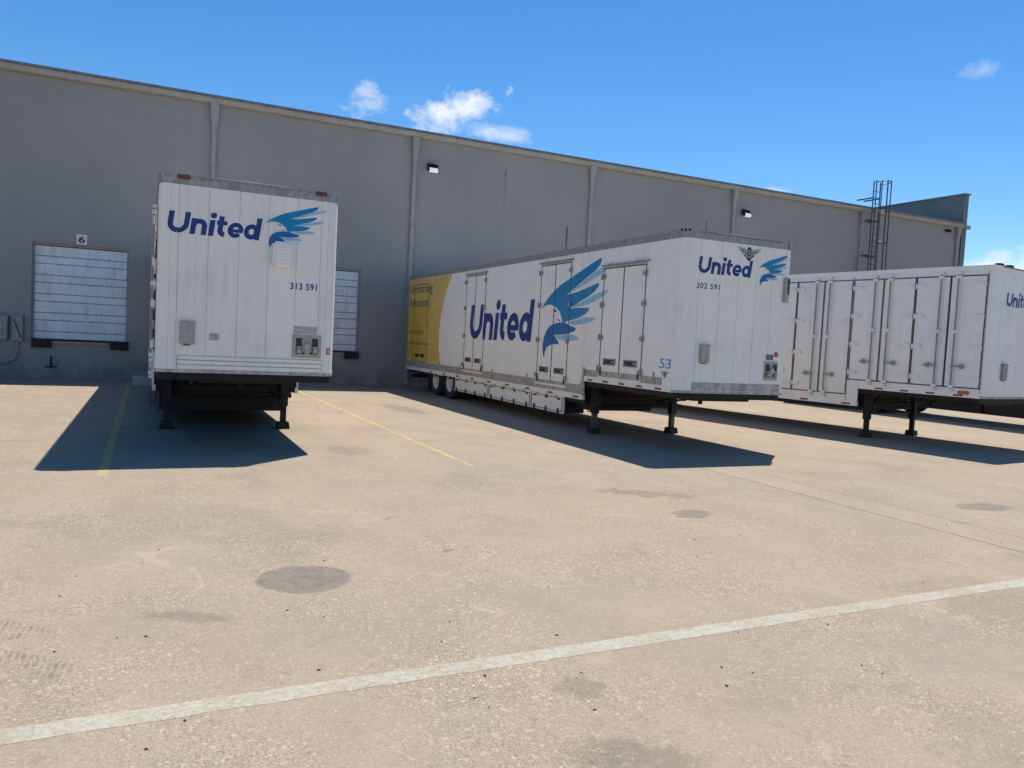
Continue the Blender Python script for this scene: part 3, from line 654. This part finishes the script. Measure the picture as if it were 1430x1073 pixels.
    for u in (.24, TW-.28):
        lg = MB().box(u-.075, u+.075, lv-.075, lv+.075, .44, zf-.165).build('landing_leg', 'black_steel', P, bevel=.008)
        MB().box(u-.052, u+.052, lv-.052, lv+.052, .09, .46).build('leg_tube', 'ladder_steel' if style == 'latch' else 'black_steel', lg, bevel=.006)
        MB().add([(u-.10, lv-.10, .13), (u+.10, lv-.10, .13), (u+.10, lv+.10, .13), (u-.10, lv+.10, .13), (u-.115, lv-.115, .03), (u+.115, lv-.115, .03), (u+.115, lv+.115, .03), (u-.115, lv+.115, .03), (u-.115, lv-.115, .002), (u+.115, lv-.115, .002), (u+.115, lv+.115, .002), (u-.115, lv+.115, .002)],
                 [(0, 1, 2, 3), (0, 4, 5, 1), (1, 5, 6, 2), (2, 6, 7, 3), (3, 7, 4, 0), (4, 8, 9, 5), (5, 9, 10, 6), (6, 10, 11, 7), (7, 11, 8, 4), (8, 11, 10, 9)]).build('foot', 'black_steel', lg, smooth=False)
        MB().tube((u, lv, .62), (u+(.5 if u < 1 else -.5), lv, zf-.2), .03, 6).tube((u, lv+.02, .6), (u, step-.02, zd+.05), .03, 6).build('brace', 'black_steel', P)
    gb = MB().box(.165, .315, lv-.20, lv-.078, .62, .86).build('gear_box', 'black_steel', P, bevel=.015)
    MB().tube((.17, lv-.15, .74), (.06, lv-.15, .74), .016, 6).tube((.06, lv-.15, .74), (.05, lv-.15, .50), .014, 6).tube((.05, lv-.15, .50), (-.04, lv-.15, .50), .014, 6).build('crank_handle', 'black_steel', gb)
    MB().path([(.5, .35, zf-.20), (.55, 1.0, zf-.27), (.62, 1.9, zf-.24), (.6, step-.04, zf-.33)], .018, 6).build('air_hose', 'black_rubber', P)
    MB().tube((.24, lv, .60), (TW-.28, lv, .60), .026, 8).tube((.24, lv, .82), (TW-.28, lv, .82), .02, 8).build('cross_shaft', 'black_steel', P)
    # running gear
    wv = (11.72, 13.02) if L > 15.9 else (L-4.4, L-3.1)
    for v in wv:
        for u, fl in ((.03, 0), (.36, 0), (TW-.03, 1), (TW-.36, 1)): wheel(P, u, v, fl)
        MB().tube((.2, v, .505), (TW-.2, v, .505), .06, 10).build('axle', 'black_steel', P)
    MB().box(.70, .82, wv[0]-.8, wv[1]+.8, .5, zd-.142).box(TW-.82, TW-.70, wv[0]-.8, wv[1]+.8, .5, zd-.142).build('suspension_frame', 'black_steel', P)
    for u in (.04, TW-.66): MB().box(u, u+.62, wv[1]+.68, wv[1]+.695, .12, zd-.05).build('mudflap', 'black_rubber', P)
    MB().box(.2, TW-.2, L-.12, L-.02, .42, .54).box(.6, .7, L-.1, L-.03, .545, zd-.15).box(TW-.7, TW-.6, L-.1, L-.03, .545, zd-.15).build('rear_bumper', 'black_steel', P)
    for u0, u1 in ((.03, 1.295), (1.305, TW-.03)): MB().box(u0, u1, L+.002, L+.045, zd+.02, TT-.14).build('rear_door', white, P, bevel=.006)
    return P
def sheet_side(P, segs, zf, zd, step, white, top):
    for a, b in segs:
        zb = zf if b <= step+.001 else zd
        MB().strip(left(a+.002, b-.002), zb, top, -.03, 0).build('side_panel', white, P, bevel=.003)
def glad_hands(P, u0, u1, z0, z1):
    o = MB().box(u0, u1, -.022, -.001, z0, z1).build('air_line_panel', 'tan_plastic', P, bevel=.006)
    w = u1-u0; h = z1-z0
    for k in (.22, .78):
        c = u0+w*k
        MB().box(c-.045, c+.045, -.026, -.0225, z0+h*.16, z0+h*.86).build('recess', 'dark_core', o, smooth=False)
        MB().tube((c, -.03, z0+h*.35), (c, -.075, z0+h*.30), .034, 8).box(c-.035, c+.035, -.05, -.027, z0+h*.2, z0+h*.5).build('coupling', 'aluminium_dull', o)
    c = u0+w*.5
    MB().tube((c, -.0225, z0+h*.5), (c, -.05, z0+h*.5), .062, 14).tube((c, -.051, z0+h*.5), (c, -.06, z0+h*.5), .045, 14).build('plug_socket', 'aluminium_dull', o)
    for k in (-.05, .06): MB().tube((c+k, -.0225, z0+h*.2), (c+k, -.03, z0+h*.2), .017, 8).build('bolt', 'black_steel', o)
def doc_box(P, u0, u1, z0, z1, mat='tan_plastic'):
    o = MB().box(u0, u1, -.055, -.001, z0, z1).build('document_box', mat, P, bevel=.012)
    MB().box(u0-.006, u1+.006, -.062, -.050, z1-.03, z1+.006).build('lid', mat, o, bevel=.004); MB().box((u0+u1)/2-.05, (u0+u1)/2+.05, -.03, -.004, z0-.016, z0-.002).build('latch', 'black_steel', o)

# --- trailer with the maroon-6 bay at its side (numbered 313 591)
T1 = trailer(.14, 12.47, .005, 15.9, 'white moving trailer numbered 313 591 with a vent hood on its front', 'white_paint_worn', zf=1.26, zd=.72, step=3.30,
             seams=(.27, .68, 1.11, 1.54, 1.96, 2.33), band='planks', style='rods')
sheet_side(T1, [(RR, .60)], 1.26, .72, 3.30, 'white_paint_worn', TT-.15)
for v0, v1 in ((.60, 2.0), (2.0, 3.28), (3.40, 4.9), (4.9, 6.4), (7.6, 9.1), (11.9, 13.4)): rod_doors(T1, v0, v1, 1.40 if v1 < 3.3 else .95, 3.70, 'white_paint_worn', 'seal_rubber')
sheet_side(T1, [(6.4, 7.6), (9.1, 10.5), (10.5, 11.9), (13.4, 14.6), (14.6, 15.9)], 1.26, .72, 3.30, 'white_paint_worn', TT-.15)
for a, b, zb in ((.60, 2.0, 1.26), (2.0, 3.28, 1.26), (3.40, 4.9, .72), (4.9, 6.4, .72), (7.6, 9.1, .72), (11.9, 13.4, .72)):
    MB().strip(left(a+.004, b-.004), zb, (1.40 if zb > 1 else .95)-.004, -.03, 0).build('side_panel', 'white_paint_worn', T1); MB().strip(left(a+.004, b-.004), 3.704, TT-.15, -.03, 0).build('side_panel', 'white_paint_worn', T1)
for k in range(4): MB().box(.12, TW-.12, 3.9+k*1.75, 5.6+k*1.75, .26, .55).build('belly_box', 'black_steel', T1, bevel=.01)  # full-width boxes added to block light and blacken the underside
put_united(T1, front_map(.10, 3.255), .312)
put_eagle(T1, front_map(1.50, 3.17), .90, h=1.07)
put_text(T1, front_map(1.88, 2.555), '313 591', .105, 'navy_ink', .41, .018, name='unit_number', spacing=1.05)
vh = MB().box(1.595, 1.885, -.11, -.001, 2.87, 3.265).build('vent_hood', 'white_paint_clean', T1, bevel=.035)
for k in range(3): MB().box(1.635, 1.845, -.116, -.108, 2.93+k*.1, 2.985+k*.1).build('louvre', 'white_paint_clean', vh, bevel=.006)
doc_box(T1, .325, .525, 1.635, 1.97); glad_hands(T1, 1.945, 2.385, 1.50, 1.855)
put_rect(T1, 'foil_label', front_map(0, 0), 1.96, 2.31, 1.872, 1.99, 'foil'); put_rect(T1, 'data_plate', front_map(0, 0), .73, .87, 1.71, 1.815, 'foil')
o = put_rect(T1, 'red_sticker', front_map(0, 0), 2.48, 2.565, 1.56, 1.665, 'sticker_red'); put_rect(o, 'sticker_print', front_map(0, 0), 2.50, 2.545, 1.59, 1.635, 'sticker_white', off=.006, t=.001)
for u in (.24, 2.22): MB().box(u, u+.17, -.045, -.019, TT-.075, TT-.012).build('marker_light', 'red_lens', T1, bevel=.006)

# --- trailer with yellow end (numbered 302 591)
wp = 'white_paint'
T2 = trailer(8.7359, 11.4554, .0006, 16.15, 'white moving trailer numbered 302 591 with yellow end and large eagle on side', wp, style='latch')
for d in ((1.15, 2.70, 1.29, 3.56), (4.10, 5.60, .98, 3.80), (9.01, 10.50, 1.0, 3.80)): latch_doors(T2, *d, wp)
top2 = TT-.15
sheet_side(T2, [(RR, 1.15), (2.70, 3.36), (3.36, 4.10), (5.60, 6.75), (6.75, 7.9), (7.9, 9.01), (10.5, 11.65), (11.65, 12.8), (12.8, 13.95), (15.5, 16.15)], 1.19, .76, 3.36, wp, top2)
for a, b, zb, z0, z1 in ((1.15, 2.70, 1.19, 1.29, 3.56), (4.10, 5.60, .76, .98, 3.80), (9.01, 10.5, .76, 1.0, 3.80)):
    MB().strip(left(a+.002, b-.002), zb, z0-.004, -.03, 0).build('side_panel', wp, T2); MB().strip(left(a+.002, b-.002), z1+.004, top2, -.03, 0).build('side_panel', wp, T2)
MB().strip(left(13.9535, 15.4965), .76, 1.02, -.03, 0).build('side_panel', wp, T2); MB().strip(left(13.9535, 15.4965), 3.77, top2, -.03, 0).build('side_panel', wp, T2)
rd = MB().strip(left(13.9535, 15.4965), 1.024, 3.766, -.03, 0).build('cargo_door', wp, T2); seal(rd, 13.97, 15.48, 1.03, 3.76, .022)
MB().box(-.014, -.003, 14.2, 14.6, 1.2, 1.32).box(-.014, -.003, 14.75, 15.15, 1.2, 1.32).build('latch_plate', 'black_steel', rd)
# yellow end panel print
sm = side_map(0, 0)
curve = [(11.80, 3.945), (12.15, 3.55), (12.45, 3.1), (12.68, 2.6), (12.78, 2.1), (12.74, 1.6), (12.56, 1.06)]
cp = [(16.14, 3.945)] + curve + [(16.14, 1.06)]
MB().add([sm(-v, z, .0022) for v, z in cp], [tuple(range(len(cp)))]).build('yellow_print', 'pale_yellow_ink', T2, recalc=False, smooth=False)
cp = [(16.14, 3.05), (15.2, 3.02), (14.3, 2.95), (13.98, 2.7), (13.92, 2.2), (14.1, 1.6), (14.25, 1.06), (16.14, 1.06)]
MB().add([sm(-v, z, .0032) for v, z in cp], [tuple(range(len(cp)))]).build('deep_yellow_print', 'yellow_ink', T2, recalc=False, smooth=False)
put_text(T2, side_map(15.95, 3.36), 'Armstrong', .40, 'brown_ink', 2.35, .012, off=.0042, name='mover_name'); put_text(T2, side_map(15.95, 2.98), 'Relocation', .29, 'brown_ink', 1.95, .012, off=.0042, name='mover_name')
put_text(T2, side_map(15.9, 1.98), '877 945-9233', .16, 'brown_ink', 1.55, .008, off=.0042, name='phone_number'); put_text(T2, side_map(15.9, 1.60), 'armstrongrelocation.com', .15, 'brown_ink', 2.2, .008, off=.0042, name='web_address')
put_united(T2, side_map(10.16, 1.935), 1.0); put_eagle(T2, side_map(5.48, 1.58), 3.1)
put_text(T2, side_map(.56, 1.565), '53', .185, 'cyan_ink', .35, .012, name='length_number'); put_badge(T2, side_map(.38, 1.455), .28)
put_united(T2, front_map(.295, 3.345), .30); put_eagle(T2, front_map(1.745, 3.225), .80, h=1.08); put_badge(T2, front_map(1.475, 3.775), .60)
put_text(T2, front_map(.30, 3.065), '302 591', .10, 'black_ink', .53, .006, name='unit_number', spacing=1.05)
doc_box(T2, .455, .665, 1.71, 2.045); glad_hands(T2, 2.03, 2.36, 1.43, 1.79)
put_rect(T2, 'blue_sticker', front_map(0, 0), 2.06, 2.24, 1.82, 1.925, 'sticker_blue', off=.008); put_rect(T2, 'red_sticker', front_map(0, 0), 2.265, 2.355, 1.885, 1.975, 'sticker_red', off=.008)
vt = MB().box(2.37, 2.50, -.05, .06, 2.94, 3.42).build('vent_box', 'tan_plastic', T2, bevel=.012); MB().box(2.44, 2.49, -.054, -.0505, 3.1, 3.4).build('vent_slot', 'dark_core', vt, smooth=False)
mb = MB().strip(arcl(), TT-.148, TT-.002, .0185, .030); o = mb.build('corner_cap', 'galvanised', T2); o = MB().strip(arcr(), TT-.148, TT-.002, .0185, .030).build('corner_cap', 'galvanised', T2)
for a in (1, 3, 5): MB().strip(arcl()[a:a+2], TT-.04, TT+.004, .031, .034).build('marker_light', 'black_steel', T2)
MB().box(.30, 1.95, 3.45, 4.15, .47, .70).build('tool_box', 'black_steel', T2, bevel=.012)
sk = [4.20, 5.87, 8.52, 11.2]
for a, b in zip(sk, sk[1:]):                            # belly boxes under the floor
    o = MB().box(.02, .075, a+.01, b-.01, .31, .715).build('belly_box', wp, T2, bevel=.012); MB().box(.078, .6, a+.04, b-.04, .33, .60).build('box_shell', 'black_steel', o, smooth=False)
    MB().box(.008, .018, a+.05, b-.05, .35, .365).box(.008, .018, a+.05, b-.05, .66, .672).box(.008, .018, a+.05, a+.065, .366, .659).box(.008, .018, b-.065, b-.05, .366, .659).build('door_seal', 'seal_rubber', o, smooth=False)
    n = 3 if b-a < 2 else 4
    for k in range(n):
        v = a+.22+(b-a-.44)*k/(n-1); MB().box(-.012, .019, v-.018, v+.018, .30, .43).box(-.008, .019, v-.05, v+.05, .625, .655).build('catch', 'black_steel', o, bevel=.004)
    for k in range(n): v = a+.1+(b-a-.2)*(k+.5)/n; MB().box(-.010, .015, v-.05, v+.05, .672, .712).build('bracket', 'aluminium_dull', o)
for v in (6.1, 8.3, 10.75, 12.6, .72, 3.4): MB().box(-.02, -.001, v-.02, v+.02, (1.05 if v > 3.36 else 1.40), (1.13 if v > 3.36 else 1.48)).build('clearance_light', 'grey_plastic', T2, bevel=.004)
MB().box(-.02, .01, 12.2, 12.75, .70, .76).box(-.02, .01, 13.5, 15.9, .73, .79).build('fender_trim', wp, T2, bevel=.01)

# --- trailer with rod-locked doors along its side
RR = .09
q3 = (16.457, 10.83, -.146)
wc = 'white_paint_clean'
T3 = trailer(q3[0], q3[1], q3[2], 16.0, 'white moving trailer with three tall rod-locked double doors along its side', wc, zf=1.25, zd=.80, step=3.02, rail='white_paint_clean', railh=.13, seams=(.40, .86, 1.30, 1.72, 2.12), band=None, style='rods')
D3 = [(.30, 1.69, 1.40), (1.69, 3.275, 1.40), (3.29, 4.90, 1.02), (4.90, 6.4, 1.02), (6.4, 7.9, 1.02), (9.2, 10.7, 1.02), (13.4, 14.9, 1.02)]
D3[0] = (RR+.02, 1.69, 1.40)
for (v0, v1, z0), rs in zip(D3, ('seal_rubber', 'rust_seal', 'rust_seal', 'seal_rubber', 'seal_rubber', 'seal_rubber', 'seal_rubber')):
    rod_doors(T3, v0, v1, z0, 3.90, wc, rs)
    MB().strip(left(v0+.004, min(v1, 3.02 if z0 > 1.2 else 99)-.004), 1.25 if z0 > 1.2 else .80, z0-.004, -.03, 0).build('side_panel', wc, T3); MB().strip(left(v0+.004, v1-.004), 3.904, TT-.13, -.03, 0).build('side_panel', wc, T3)
sheet_side(T3, [(7.9, 9.2), (10.7, 12.0), (12.0, 13.4), (14.9, 16.0)], 1.25, .80, 3.02, wc, TT-.13)
MB().strip(left(3.024, 3.275), .80, 1.396, -.03, 0).build('side_panel', wc, T3)
put_united(T3, front_map(.60, 3.25), .30); put_eagle(T3, front_map(1.84, 3.14), .70, h=1.08)
doc_box(T3, .62, .84, 1.62, 1.98, 'grey_plastic'); glad_hands(T3, 1.95, 2.3, 1.5, 1.86)
MB().box(-.03, -.0125, .32, .56, 1.265, 1.345).build('marker_light', 'amber_lens', T3, bevel=.008)
for u in (.18, .62): MB().box(u, u+.20, -.012, .10, TT-.004, TT+.045).build('roof_marker', 'black_steel', T3, bevel=.008)
RR = .16
# --- trailer beyond it, seen only below the others
T4 = trailer(24.3, 8.8, .03, 16.15, 'white trailer with dark belly boxes glimpsed below and beyond the rod-locked trailer', wc, step=3.3, zd=.98, low='black_steel', style='rods', band=None)
sheet_side(T4, [(RR, 1.5), (1.5, 3.3)] + [(3.3+1.43*k, 3.3+1.43*(k+1)) for k in range(9)], 1.19, .98, 3.3, wc, TT-.15)
for k in range(4):
    o = MB().box(.03, .6, 3.6+k*1.9, 5.44+k*1.9, .36, .93).build('belly_box', 'black_steel', T4, bevel=.012); MB().box(.015, .028, 3.66+k*1.9, 5.38+k*1.9, .40, .88).build('lid', 'black_steel', o, bevel=.004)

# ---------------------------------------------------------------- small litter on the slab
BITS = [(-0.42, 6.55), (-0.11, 5.19), (0.05, 5.16), (-0.43, 5.07), (0.22, 3.98), (0.05, 3.76), (1.14, 5.18), (1.6, 7.68), (1.41, 6.48), (0.94, 4.35), (0.93, 5.37), (-0.49, 6.1), (0.15, 7.15), (2.93, 5.31), (2.51, 4.4), (1.92, 4.84), (1.75, 4.53), (1.81, 3.98), (2.92, 10.95), (3.64, 11.71), (5.91, 6.67), (5.74, 6.29), (5.12, 6.26), (4.94, 5.8), (4.73, 5.73), (5.51, 5.32), (6.23, 4.51), (3.75, 4.06), (4.51, 3.98), (4.13, 3.36), (4.1, 3.3), (4.16, 3.23), (3.37, 3.5), (3.24, 3.63), (3.09, 3.41), (11.49, 7.49), (8.52, 5.29), (8.75, 6.09), (1.68, 3.62), (2.2, 3.41), (1.65, 3.74)]
def leaf(x, y, s, mat):
    n = 5; vs = []; ang = random.uniform(0, PI); bend = random.uniform(.2, .5)
    for i in range(n+1):
        f = i/n*2-1; w = (1-f*f)*.17*s; h = .003+bend*s*.18*(f*f)
        for k in (-1, 0, 1): vs.append((f*s*.5, k*w, h+(abs(k)*w*.5)))
    fs = [(3*i+j, 3*i+j+1, 3*i+4+j, 3*i+3+j) for i in range(n) for j in range(2)]
    vs2 = [(a, b, c-.0025) for a, b, c in vs]; m = len(vs)
    fs2 = [tuple(q+m for q in f[::-1]) for f in fs]
    o = MB().add(vs+vs2, fs+fs2).build('dry_leaf', mat, recalc=False); o.location = (x, y, .001); o.rotation_euler = (0, 0, ang); return o
for x, y in BITS: tag(leaf(x, y, random.uniform(.015, .030), 'leaf_brown'), 'tiny dark dry leaf lying on the concrete yard', 'leaf', 'dark leaf litter on the yard')
for x, y in ((2.37, 3.84), (2.52, 7.05), (6.81, 5.51)): tag(leaf(x, y, .03, 'leaf_pale'), 'tiny pale dry leaf lying on the concrete yard', 'leaf', 'pale leaf litter on the yard')
